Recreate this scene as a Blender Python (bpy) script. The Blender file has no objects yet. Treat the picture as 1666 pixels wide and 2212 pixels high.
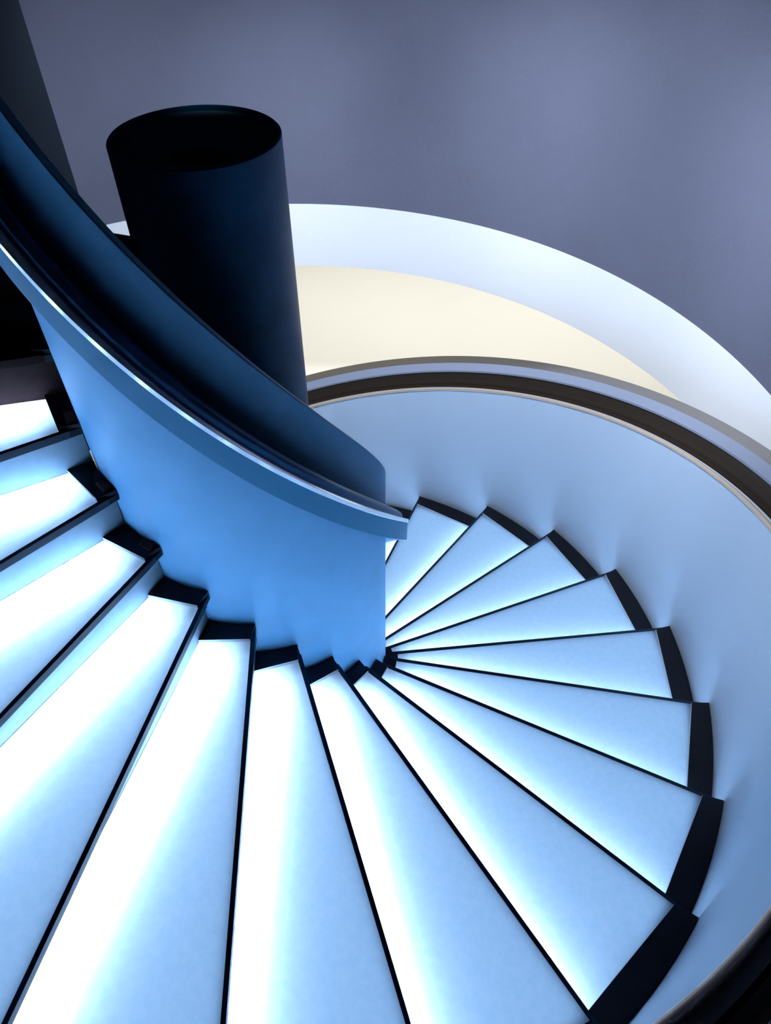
import bpy, bmesh, math
from mathutils import Vector

C = bpy.context.scene.collection
PI = math.pi

# ------------------------------------------------------------------ layout
# stair axis stands at the world origin, lower floor is z = 0
RISE = 0.17
DPH = math.radians(15.4466)            # plan angle of one step
A0 = math.radians(67.6726)             # plan angle of the nosing of step 0
Z0 = 0.681                             # tread height of step 0
R_WALL = 0.468                         # stair side of the inner balustrade
R_OUT = 1.893                          # stair side of the outer balustrade

def ang(n): return A0 - n * DPH
def zline(n): return Z0 + n * RISE

# ------------------------------------------------------------------ materials
def mat(name, col, rough=0.5, metal=0.0, spec=0.5, bump=0.0, bscale=200.0, var=0.0, vscale=6.0, coat=0.0):
    m = bpy.data.materials.new(name); m.use_nodes = True
    nt = m.node_tree; b = nt.nodes['Principled BSDF']
    b.inputs['Base Color'].default_value = (*col, 1)
    b.inputs['Roughness'].default_value = rough
    b.inputs['Metallic'].default_value = metal
    b.inputs['Specular IOR Level'].default_value = spec
    b.inputs['Coat Weight'].default_value = coat
    tc = nt.nodes.new('ShaderNodeTexCoord')
    if var:
        n = nt.nodes.new('ShaderNodeTexNoise'); n.inputs['Scale'].default_value = vscale
        n.inputs['Detail'].default_value = 5; n.inputs['Roughness'].default_value = 0.6
        nt.links.new(tc.outputs['Object'], n.inputs['Vector'])
        r = nt.nodes.new('ShaderNodeMapRange')
        r.inputs['From Min'].default_value = 0.25; r.inputs['From Max'].default_value = 0.75
        r.inputs['To Min'].default_value = 1 - var; r.inputs['To Max'].default_value = 1 + var
        nt.links.new(n.outputs['Fac'], r.inputs['Value'])
        v = nt.nodes.new('ShaderNodeVectorMath'); v.operation = 'SCALE'
        v.inputs[0].default_value = col
        nt.links.new(r.outputs['Result'], v.inputs['Scale'])
        nt.links.new(v.outputs['Vector'], b.inputs['Base Color'])
    if bump:
        n = nt.nodes.new('ShaderNodeTexNoise'); n.inputs['Scale'].default_value = bscale
        n.inputs['Detail'].default_value = 3
        nt.links.new(tc.outputs['Object'], n.inputs['Vector'])
        bp = nt.nodes.new('ShaderNodeBump'); bp.inputs['Strength'].default_value = bump
        bp.inputs['Distance'].default_value = 0.004
        nt.links.new(n.outputs['Fac'], bp.inputs['Height'])
        nt.links.new(bp.outputs['Normal'], b.inputs['Normal'])
    return m

def glass_mat():
    m = bpy.data.materials.new('frosted_glass'); m.use_nodes = True
    nt = m.node_tree
    for n in list(nt.nodes): nt.nodes.remove(n)
    out = nt.nodes.new('ShaderNodeOutputMaterial')
    tr = nt.nodes.new('ShaderNodeBsdfTranslucent')
    df = nt.nodes.new('ShaderNodeBsdfDiffuse'); df.inputs['Color'].default_value = (0.55, 0.72, 0.9, 1)
    mx = nt.nodes.new('ShaderNodeMixShader'); mx.inputs[0].default_value = 0.15
    tc = nt.nodes.new('ShaderNodeTexCoord')
    n = nt.nodes.new('ShaderNodeTexNoise'); n.inputs['Scale'].default_value = 38
    n.inputs['Detail'].default_value = 8; n.inputs['Roughness'].default_value = 0.75
    nt.links.new(tc.outputs['Object'], n.inputs['Vector'])
    r = nt.nodes.new('ShaderNodeValToRGB')
    r.color_ramp.elements[0].position = 0.3; r.color_ramp.elements[0].color = (0.37, 0.61, 0.93, 1)
    r.color_ramp.elements[1].position = 0.6; r.color_ramp.elements[1].color = (0.45, 0.68, 1.0, 1)
    nt.links.new(n.outputs['Fac'], r.inputs['Fac'])
    nt.links.new(r.outputs['Color'], tr.inputs['Color'])
    nt.links.new(tr.outputs[0], mx.inputs[1]); nt.links.new(df.outputs[0], mx.inputs[2])
    nt.links.new(mx.outputs[0], out.inputs['Surface'])
    return m

def emit_mat(name, col, s):
    m = bpy.data.materials.new(name); m.use_nodes = True
    nt = m.node_tree
    for n in list(nt.nodes): nt.nodes.remove(n)
    out = nt.nodes.new('ShaderNodeOutputMaterial'); e = nt.nodes.new('ShaderNodeEmission')
    e.inputs['Color'].default_value = (*col, 1); e.inputs['Strength'].default_value = s
    nt.links.new(e.outputs[0], out.inputs['Surface'])
    return m

M = dict(
    inner=mat('blue_plaster', (0.16, 0.47, 0.84), 0.55, spec=0.25, var=0.06, vscale=9),
    outer=mat('pale_blue_paint', (0.50, 0.61, 0.75), 0.6, spec=0.2, bump=0.05, bscale=300),
    fascia=mat('blue_enamel', (0.004, 0.27, 0.56), 0.45, spec=0.4),
    darkrail=mat('dark_blue_metal', (0.05, 0.12, 0.22), 0.3, metal=0.7),
    silver=mat('brushed_steel', (0.93, 0.96, 1.0), 0.18, metal=1.0),
    brass=mat('pale_bronze', (0.85, 0.70, 0.56), 0.3, metal=0.5),
    black=mat('black_metal', (0.006, 0.009, 0.018), 0.45, spec=0.3),
    nosing=mat('dark_anodised_metal', (0.010, 0.035, 0.075), 0.4, spec=0.4),
    recess=mat('shaded_brown', (0.034, 0.025, 0.019), 0.35, spec=0.5),  # dark tone holds the shade behind the trim rail
    coping=mat('slate_satin', (0.26, 0.31, 0.44), 0.4),
    edge=mat('umber_satin_metal', (0.30, 0.28, 0.27), 0.22, metal=0.8),
    riser=mat('white_riser', (0.25, 0.38, 0.52), 0.5, spec=0.3, var=0.08, vscale=30),
    lightbox=mat('white_box_lining', (0.85, 0.9, 0.95), 0.6, spec=0.2),
    column=mat('navy_steel', (0.008, 0.13, 0.30), 0.5, spec=0.3, var=0.35, vscale=7),
    cap=mat('black_cap', (0.10, 0.16, 0.26), 0.6, spec=0.2),
    grey=mat('grey_stipple_plaster', (0.125, 0.138, 0.205), 0.85, spec=0.1, bump=0.25, bscale=260, var=0.05, vscale=2.5),
    white=mat('white_plaster', (0.82, 0.87, 0.94), 0.8, spec=0.1),
    cream=mat('cream_screed', (0.86, 0.84, 0.76), 0.8, spec=0.1, var=0.02, vscale=1.2),
    ceil=mat('cream_soffit', (0.8, 0.77, 0.68), 0.8, spec=0.1),
    dark=mat('charcoal_plaster', (0.014, 0.021, 0.034), 0.8, spec=0.1, bump=0.15, bscale=220, var=0.1, vscale=4),
    brown=mat('dark_stained_wood', (0.030, 0.011, 0.011), 0.7, spec=0.1, var=0.5, vscale=14),
    glass=glass_mat(),
    ledA=emit_mat('led_white', (0.92, 0.97, 1.0), 115.0),
    ledC=emit_mat('led_white_soft', (0.92, 0.97, 1.0), 22.0),
    ledB=emit_mat('led_sheet', (0.66, 0.82, 1.0), 1.0),
    glint=mat('glint_brown', (0.42, 0.23, 0.18), 0.5, spec=0.3),
)

# ------------------------------------------------------------------ mesh helpers
def obj(name, verts, faces, m, parent=None, smooth=False, mats=None, fm=None):
    me = bpy.data.meshes.new(name)
    me.from_pydata([tuple(v) for v in verts], [], faces)
    bm = bmesh.new(); bm.from_mesh(me)
    bmesh.ops.remove_doubles(bm, verts=bm.verts, dist=1e-6)
    if fm is None: bmesh.ops.recalc_face_normals(bm, faces=bm.faces)
    bm.to_mesh(me); bm.free()
    for k in (mats or [m]): me.materials.append(M[k])
    if fm:
        for p, i in zip(me.polygons, fm): p.material_index = i
    if smooth:
        me.shade_smooth()
        try: me.set_sharp_from_angle(angle=math.radians(35))
        except Exception: pass
    o = bpy.data.objects.new(name, me); C.objects.link(o)
    if parent: o.parent = parent
    return o

def empty(name, loc, rz=0.0):
    o = bpy.data.objects.new(name, None); o.location = loc; o.rotation_euler = (0, 0, rz)
    o.empty_display_size = 0.1; C.objects.link(o); return o

def tag(o, label=None, cat=None, group=None, kind=None):
    if label: o['label'] = label
    if cat: o['category'] = cat
    if group: o['group'] = group
    if kind: o['kind'] = kind
    return o

def sweep(name, prof, n0, n1, m, parent=None, seg=10, base=zline):
    """closed profile [(r, height above the step line)] swept along the helix"""
    N = max(2, int(round((n1 - n0) * seg))); k = len(prof); V = []; F = []
    for i in range(N + 1):
        n = n0 + (n1 - n0) * i / N; a = ang(n); z = base(n)
        for r, h in prof: V.append((r * math.cos(a), r * math.sin(a), z + h))
    for i in range(N):
        for j in range(k):
            F.append((i*k+j, i*k+(j+1) % k, (i+1)*k+(j+1) % k, (i+1)*k+j))
    F.append(tuple(range(k))[::-1]); F.append(tuple(N*k+j for j in range(k)))
    return obj(name, V, F, m, parent, smooth=True)

def tubeprof(r, h, rad, k=12): return [(r + rad*math.cos(2*PI*i/k), h + rad*math.sin(2*PI*i/k)) for i in range(k)]

def ring(name, cx, cy, a0, a1, r0, r1, z0, z1, m, N=96, parent=None):
    """curved wall of radius r0..r1 between plan angles a0 and a1"""
    V = []; F = []
    full = abs(a1 - a0) > 2*PI - 1e-3
    for i in range(N + 1):
        a = a0 + (a1 - a0) * i / N; c, s = math.cos(a), math.sin(a)
        for r, z in ((r0, z0), (r1, z0), (r1, z1), (r0, z1)): V.append((cx + r*c, cy + r*s, z))
    for i in range(N):
        for j in range(4): F.append((i*4+j, i*4+(j+1) % 4, (i+1)*4+(j+1) % 4, (i+1)*4+j))
    if not full: F.append((3, 2, 1, 0)); F.append((N*4, N*4+1, N*4+2, N*4+3))
    return obj(name, V, F, m, parent, smooth=True)

def prism(name, poly, z0, z1, m, parent=None):
    k = len(poly); V = [(x, y, z0) for x, y in poly] + [(x, y, z1) for x, y in poly]
    F = [tuple(range(k))[::-1], tuple(range(k, 2*k))] + [(i, (i+1) % k, k+(i+1) % k, k+i) for i in range(k)]
    return obj(name, V, F, m, parent)

def pol(r, deg): return (r*math.cos(math.radians(deg)), r*math.sin(math.radians(deg)))

# ------------------------------------------------------------------ one glowing step (local frame: nosing along +x, origin under mid tread)
OX = 1.17
def L(p, z): return (p[0] - OX, p[1], z)
BACK = -18.0
FI, FO, BI, BO = pol(.528, -.3), pol(1.818, 0.0), pol(.550, BACK), pol(1.818, BACK)

def make_step(lit=True):
    root = empty('stair_step', (0, 0, 0))
    # frosted tread: top face and rim
    t = 0.012
    if lit:
        V = [L(q, z) for z in (0, -t) for q in (FI, FO, BO, BI)]
        F = [(0, 1, 2, 3)] + [(i, 4+i, 4+(i+1) % 4, (i+1) % 4) for i in range(4)]
        obj('glass_tread', V, F, 'glass', root)
    else:
        V = [L(q, z) for z in (0, -t) for q in (FI, FO, BO, BI)]
        F = [(0, 1, 2, 3), (7, 6, 5, 4)] + [(i, 4+i, 4+(i+1) % 4, (i+1) % 4) for i in range(4)]
        obj('wood_tread', V, F, 'brown', root)
    # dark tray: flange around the glass out to both balustrades, box below
    K = 8
    def arc(r, d0, d1): return [pol(r, d0 + (d1-d0)*i/K) for i in range(K+1)]
    outer = arc(R_OUT - .002, .35, BACK) + arc(R_WALL + .002, BACK, 1.2)
    # inner loop follows the glass
    inner = [(FO[0]+(BO[0]-FO[0])*i/K, FO[1]+(BO[1]-FO[1])*i/K) for i in range(K+1)] + \
            [(BI[0]+(FI[0]-BI[0])*i/K, BI[1]+(FI[1]-BI[1])*i/K) for i in range(K+1)]
    g = len(outer); lip = .014
    def dep(i): return -.024 if i in (0, 1, 2, g-3, g-2, g-1) else -.075          # shallow under the overhang
    V = [L(q, lip) for q in outer] + [L(q, lip) for q in inner] + \
        [L(q, dep(i) + .003) for i, q in enumerate(inner)] + [L(q, dep(i)) for i, q in enumerate(outer)]
    F = []; fm = []
    for i in range(g):
        j = (i+1) % g
        front = i == g-1; back = i == K
        if front or back:       # no lip across the front and back edges: drop to the glass level
            V += [L(outer[i], -.002), L(outer[j], -.002), L(inner[j], -.002), L(inner[i], -.002)]
            e = len(V) - 4
            F.append((e, e+1, e+2, e+3)); fm.append(0)
            F.append((e+3, e+2, 2*g+j, 2*g+i)); fm.append(1)
            F.append((e, 3*g+i, 3*g+j, e+1)); fm.append(0)
            F.append((i, e, e+3, g+i)); fm.append(0)
            F.append((j, g+j, e+2, e+1)); fm.append(0)
        else:
            F.append((i, j, g+j, g+i)); fm.append(0)
            F.append((g+i, g+j, 2*g+j, 2*g+i)); fm.append(1)
            F.append((i, 3*g+i, 3*g+j, j)); fm.append(0)
        if i < K:               # inner and outer floor of the box, in strips
            o = g - 2 - i
            F.append((2*g+i, 2*g+i+1, 2*g+o, 2*g+o+1)); fm.append(1)
            F.append((3*g+i, 3*g+o+1, 3*g+o, 3*g+i+1)); fm.append(0)
    obj('tray', V, F, 'black', root, mats=['black', 'lightbox' if lit else 'black'], fm=fm)
    if lit:
        pp = [pol(.474, -.6), pol(.500, -.6), pol(.500, -6), pol(.474, -6)]  # thin added plate, its brown imitates a warm glint on the flange
        V = [L(q, .0145) for q in pp] + [L(q, .020) for q in pp]
        F = [(3, 2, 1, 0), (4, 5, 6, 7)] + [(i, (i+1) % 4, 4+(i+1) % 4, 4+i) for i in range(4)]
        o = obj('glint_plate', V, F, 'glint', root); o['label'] = 'small plate added as a brown glint at the inner end'
    # nosing: L profile along the front edge
    def nose(y, x): return (x - OX, y)
    x0, x1 = R_WALL + .035, R_OUT - .012
    pr = [(0.000, .002), (.013, .002), (.013, -.022), (.009, -.022), (.009, -.004), (0.000, -.004)]
    V = []
    for x in (x0, x1):
        for y, z in pr: V.append((x - OX, y, z))
    k = len(pr)
    F = [(i, (i+1) % k, k+(i+1) % k, k+i) for i in range(k)] + [tuple(range(k))[::-1], tuple(range(k, 2*k))]
    obj('nosing', V, F, 'nosing' if lit else 'brown', root)
    # riser under the nosing, down to the tread below
    d = BACK + math.degrees(DPH) - .1
    a, b = pol(R_WALL + .003, d), pol(R_OUT - .003, d)
    n = Vector((b[1]-a[1], -(b[0]-a[0]))).normalized() * .012
    P = [a, b, (b[0]+n.x, b[1]+n.y), (a[0]+n.x, a[1]+n.y)]
    V = [L(q, -RISE + .0005) for q in P] + [L(q, -.026) for q in P]
    F = [(3, 2, 1, 0), (4, 5, 6, 7)] + [(i, (i+1) % 4, 4+(i+1) % 4, 4+i) for i in range(4)]
    obj('riser', V, F, 'riser' if lit else 'brown', root)
    if lit:
        def strip(d, m, off, w, r0, r1, z):
            p, q = pol(r0, d), pol(r1, d)
            t = Vector((q[0]-p[0], q[1]-p[1])).normalized(); nn = Vector((-t.y, t.x))
            pp = [Vector(p) + nn*off, Vector(q) + nn*off, Vector(q) + nn*(off+w), Vector(p) + nn*(off+w)]
            V = [L(v, z) for v in pp] + [L(v, z - .003) for v in pp]
            F = [(0, 1, 2, 3), (7, 6, 5, 4)] + [(i, 4+i, 4+(i+1) % 4, (i+1) % 4) for i in range(4)]
            obj('light_strip', V, F, m, root, mats=[m, 'lightbox'], fm=[0, 1, 1, 1, 1, 1])
        strip(-16.4, 'ledA', .0, .014, .57, 1.81, -.064)
        # tapering strip from the inner end towards the back edge
        a, b = pol(.60, -7.4), pol(1.62, -15.3)
        t = Vector((b[0]-a[0], b[1]-a[1])).normalized(); nn = Vector((-t.y, t.x))
        pp = [Vector(a) - nn*.008, Vector(b) - nn*.0006, Vector(b) + nn*.0006, Vector(a) + nn*.008]
        V = [L(v, -.061) for v in pp] + [L(v, -.064) for v in pp]
        F = [(0, 1, 2, 3), (7, 6, 5, 4)] + [(i, 4+i, 4+(i+1) % 4, (i+1) % 4) for i in range(4)]
        obj('light_strip', V, F, 'ledC', root, mats=['ledC', 'lightbox'], fm=[0, 1, 1, 1, 1, 1])
        # softly glowing sheet over the rest of the box floor
        V = []
        for d, z in ((-.2, -.019), (-4.4, -.019), (-7.0, -.069), (-15.5, -.069)):
            V += [L(pol(.57, d), z), L(pol(1.80, d), z), L(pol(.57, d), z - .002), L(pol(1.80, d), z - .002)]
        F = []; fm = []
        for i in (0, 4, 8):
            F += [(i, i+1, i+5, i+4), (i+2, i+6, i+7, i+3), (i, i+4, i+6, i+2), (i+1, i+3, i+7, i+5)]; fm += [0, 1, 1, 1]
        F += [(0, 2, 3, 1), (12, 13, 15, 14)]; fm += [1, 1]
        obj('light_sheet', V, F, 'ledB', root, mats=['ledB', 'lightbox'], fm=fm)
    return root

def copy_tree(o, parent=None):
    c = o.copy(); C.objects.link(c)
    if parent is not None: c.parent = parent
    for ch in list(o.children): copy_tree(ch, c)
    return c

LAB = {
 -1: 'lowest glowing step in view, a sliver showing below the end of the inner handrail',
  0: 'glowing step meeting the tip of the inner handrail, second lowest in view',
  1: 'glowing step next above the one at the tip of the inner handrail',
  2: 'glowing step second above the one at the tip of the inner handrail',
  3: 'glowing step third above the one at the tip of the inner handrail',
  4: 'glowing step with its front edge rising only slightly to the right, nearly level',
  5: 'glowing step just above the one that reaches furthest right',
  6: 'glowing step whose front outer corner reaches furthest right in the photo',
  7: 'glowing step at lower right, next after the one reaching furthest right',
  8: 'glowing step whose outer front corner touches the bottom edge at lower right',
  9: 'broad glowing step at the bottom edge, its front edge leaning steeply down to the right',
 10: 'broad glowing step at the bottom edge with a nearly upright front edge',
 11: 'glowing step whose front edge runs down into the bottom left corner',
 12: 'third glowing step from the top, at the left edge below two shorter ones',
 13: 'second glowing step from the top, at the left edge',
 14: 'topmost glowing step at the left edge, just below the dark wooden step',
}
def place(root, n):
    a = ang(n)
    root.location = (OX*math.cos(a), OX*math.sin(a), zline(n)); root.rotation_euler = (0, 0, a)
proto = make_step(True)
for n in range(-1, 15):
    o = proto if n == -1 else copy_tree(proto)
    place(o, n)
    tag(o, LAB[n], 'step', 'glowing glass steps of the spiral stair')
    if n < 12:
        for ch in list(o.children):
            if ch.name.startswith('glint_plate') and o is not proto: bpy.data.objects.remove(ch)
LABD = {15: 'dark unlit wooden step above the topmost glowing step'}
for n in (15,):
    for ch in list(proto.children):
        if ch.name.startswith('glint_plate'): bpy.data.objects.remove(ch)
    o = make_step(False); place(o, n)
    tag(o, LABD[n], 'step')

# ------------------------------------------------------------------ inner balustrade with its handrail
ib = empty('inner_balustrade', (0.46*math.cos(ang(6)), 0.46*math.sin(ang(6)), zline(6)))
def keep(o, root):
    o.parent = root; o.matrix_parent_inverse = root.matrix_basis.inverted() if False else o.matrix_parent_inverse
    o.location = -Vector(root.location); return o
prof = [(R_WALL, -.30), (R_WALL, 1.207), (R_WALL-.004, 1.212), (R_WALL-.018, 1.212), (R_WALL-.022, 1.207), (R_WALL-.022, -.30)]
keep(sweep('wall_panel', prof, -4.0, 15.3, 'inner', seg=16), ib)
tag(ib, 'tall curved blue balustrade wall around the dark column, dark above its handrail', 'balustrade')

hr = empty('handrail', (.52*math.cos(ang(8)), .52*math.sin(ang(8)), zline(8)+.85))
keep(sweep('fascia', [(R_WALL+.001, .85), (.550, .85), (.550, .945), (R_WALL+.001, .945)], -4.0, 15.0, 'fascia', seg=16), hr)
e = keep(sweep('edge_trim', [(.532, .9452), (.5535, .9452), (.5545, .947), (.5545, .964), (.5525, .966), (.532, .966)], -4.0, 15.0, 'silver', seg=16), hr)
e['label'] = 'bright silvery edge line'
keep(sweep('rail', [(.490, .9455), (.531, .9455), (.531, .985), (.527, .996), (.518, 1.003), (.506, 1.004), (.495, .997), (.490, .985)], -4.0, 15.0, 'darkrail', seg=16), hr)
tag(hr, 'curved blue handrail with a bright edge line along the stair side of the inner wall', 'handrail')

# ------------------------------------------------------------------ outer balustrade
NB0, NB1 = -5.0, 14.6
ob = empty('outer_balustrade', (1.9*math.cos(ang(3)), 1.9*math.sin(ang(3)), zline(3)))
keep(sweep('wall_panel', [(R_OUT, -.30), (R_OUT, .02), (1.872, .965), (R_OUT+.02, .965), (R_OUT+.03, -.30)], NB0, NB1, 'outer', seg=16), ob)
b = keep(sweep('trim_rail', tubeprof(1.875, .976, .0105), NB0, NB1, 'brass', seg=16), ob)
b['label'] = 'thin pale bronze trim rail'
b = keep(sweep('recess', [(R_OUT+.031, -.30), (R_OUT+.031, .962), (1.945, .962), (1.955, 1.052), (2.03, 1.052), (2.03, -.30)], NB0, NB1, 'recess', seg=16), ob)
b['label'] = 'recess behind the trim rail, its shade put into a black-brown colour'
b = keep(sweep('coping', [(1.948, 1.0525), (1.948, 1.064), (2.006, 1.082), (2.006, 1.0525)], NB0, NB1, 'coping', seg=16), ob)
b['label'] = 'blue-grey satin coping'
b = keep(sweep('coping_edge', [(2.007, 1.0525), (2.007, 1.0815), (2.075, 1.088), (2.075, 1.03), (2.031, 1.03), (2.031, 1.0525)], NB0, NB1, 'edge', seg=16), ob)
b['label'] = 'dark taupe outer strip of the coping'
tag(ob, 'pale blue curved outer balustrade wall with a dark coping following the steps', 'balustrade')

# ------------------------------------------------------------------ column with bracket
CX, CY, CR, CT = 0.0149, 0.0039, 0.2055, 3.75
col = empty('column', (CX, CY, 0))
N = 72; V = []; F = []
def loop(r, z):
    s = len(V)
    for i in range(N): V.append((r*math.cos(2*PI*i/N), r*math.sin(2*PI*i/N), z))
    return s
ls = [loop(CR, 0), loop(CR, CT-.003), loop(CR-.003, CT), loop(CR-.008, CT), loop(CR-.010, CT-.004), loop(CR-.010, CT-.30)]
for a, b in zip(ls, ls[1:]):
    for i in range(N): F.append((a+i, a+(i+1) % N, b+(i+1) % N, b+i))
obj('shaft', V, F, 'column', col, smooth=True)
# cap plate let into the top, with a round hole near the front
V = []; F = []
hx, hy, hrad = 0.03, -0.105, 0.07
a = [(CR-.0105)*1.0 for _ in range(N)]
o1 = [((CR-.0105)*math.cos(2*PI*i/N), (CR-.0105)*math.sin(2*PI*i/N)) for i in range(N)]
h1 = []
for i in range(N):
    t = 2*PI*i/N; h1.append((hx + hrad*math.cos(t), hy + hrad*.62*math.sin(t)))
zc = CT - .012
V = [(x, y, zc) for x, y in o1] + [(x, y, zc) for x, y in h1] + [(x, y, zc-.06) for x, y in h1] + [(x, y, zc-.012) for x, y in o1]
for i in range(N):
    j = (i+1) % N
    F += [(i, j, N+j, N+i), (N+i, N+j, 2*N+j, 2*N+i), (3*N+j, 3*N+i, i, j)]
F.append(tuple(2*N+i for i in range(N)))
obj('cap_plate', V, F, 'cap', col)
# bracket to the inner balustrade
A = Vector((-.155, -.066)); B = Vector((-.445, .024)); d = (B-A).normalized(); nn = Vector((d.y, -d.x))
if nn.y < 0: nn = -nn
P = [A, B, B-nn*.05, A-nn*.05]
prism('bracket', [(p.x-CX, p.y-CY) for p in P], 3.484, 3.530, 'cap', col)
tag(col, 'dark navy round column standing in the well behind the blue inner wall', 'column')

# ------------------------------------------------------------------ the setting
SX, SY, SR = -0.060, 0.195, 2.165
ZT, ZB = 4.41 - 1.89, 4.41 - 2.275
# grey shaft wall, white band below it
w = ring('wall_back', SX, SY, math.radians(-70), math.radians(143), SR, SR+.15, ZT, 7.2, 'grey', N=140); tag(w, kind='structure')
w = ring('trim_1', SX, SY, math.radians(-70), math.radians(200), SR-.004, SR+.15, ZB, ZT-.0005, 'white', N=160); tag(w, kind='structure')
f = prism('floor', [(-9, -7), (10, -7), (10, 12), (-9, 12)], -.12, 0, 'cream'); tag(f, kind='structure')
c = ring('ceiling', SX, SY, 0, 2*PI, SR+.151, 11.5, ZB+.002, ZB+.12, 'ceil', N=120); tag(c, kind='structure')
# dark wall beside the landing
P0 = Vector((-.603, .709)); d = Vector((-1, -.16)).normalized(); n2 = Vector((-d.y, d.x)) * -1
n2 = Vector((-.55, .83))
Q = [P0, P0+d*2.6, P0+d*2.6+n2*.2, P0+n2*.2]
w = prism('wall_left', [tuple(q) for q in Q], ZB, 7.2, 'dark'); tag(w, kind='structure')
# landing at the top of the flight, beyond the dark step
a16 = math.degrees(ang(16))
lp = [pol(.475, a16 - t) for t in (0, 10, 20, 30)] + [tuple(P0 + d*.05 - Vector((0, .01))), tuple(P0 + d*2.59 - Vector((0, .01)))] + [pol(2.6, a16)]
l = prism('landing', lp, zline(16)-.10, zline(16), 'brown'); tag(l, 'dark brown landing floor at the top of the flight, at the left edge', 'landing')

# ------------------------------------------------------------------ lights
def area(name, loc, rot, sx, sy, e, col):
    li = bpy.data.lights.new(name, 'AREA'); li.shape = 'RECTANGLE'; li.size = sx; li.size_y = sy
    li.energy = e; li.color = col
    o = bpy.data.objects.new(name, li); o.location = loc; o.rotation_euler = rot; C.objects.link(o); return o
area('lower_room_lamp', (1.8, 5.2, 2.05), (0, 0, 0), 8.0, 4.0, 175, (1.0, 0.985, 0.945))
def spot(name, loc, target, e, col, size, blend, rad):
    li = bpy.data.lights.new(name, 'SPOT'); li.energy = e; li.color = col
    li.spot_size = math.radians(size); li.spot_blend = blend; li.shadow_soft_size = rad
    o = bpy.data.objects.new(name, li); o.location = loc; C.objects.link(o)
    o.rotation_euler = (Vector(target) - Vector(loc)).to_track_quat('-Z', 'Y').to_euler(); return o
for az, e in ((120, 320), (82, 290), (46, 290), (6, 240)):  # unseen spots added to brighten the grey shaft wall and white band
    t = math.radians(az)
    spot('shaft_fill_spot', (0.35, 0.15, 4.6), (0.35 + 2*math.cos(t), 0.15 + 2*math.sin(t), 4.6 - 2.1), e, (0.86, 0.91, 1.0), 66, 1.0, 0.08)

wd = bpy.data.worlds.new('world'); bpy.context.scene.world = wd; wd.use_nodes = True
bg = wd.node_tree.nodes['Background']; bg.inputs['Color'].default_value = (0.35, 0.45, 0.7, 1); bg.inputs['Strength'].default_value = 0.01

# ------------------------------------------------------------------ camera
cd = bpy.data.cameras.new('camera'); cam = bpy.data.objects.new('camera', cd); C.objects.link(cam)
cam.location = (0.46799, -1.82411, 4.41)
cam.rotation_euler = (math.radians(90 - 47.3174), 0, 0)
cd.sensor_fit = 'VERTICAL'; cd.sensor_height = 36.0; cd.lens = 36.0 * 1567.92 / 2212.0
cd.clip_start = 0.02
sc = bpy.context.scene
sc.camera = cam
sc.view_settings.view_transform = 'Standard'; sc.view_settings.look = 'None'
sc.view_settings.gamma = 1.0; sc.view_settings.use_curve_mapping = False
sc.view_settings.exposure = 0.0
sc.cycles.max_bounces = 4; sc.cycles.diffuse_bounces = 1; sc.cycles.transmission_bounces = 4; sc.cycles.glossy_bounces = 3
sc.cycles.adaptive_threshold = 0.03; sc.cycles.sample_clamp_indirect = 0.0
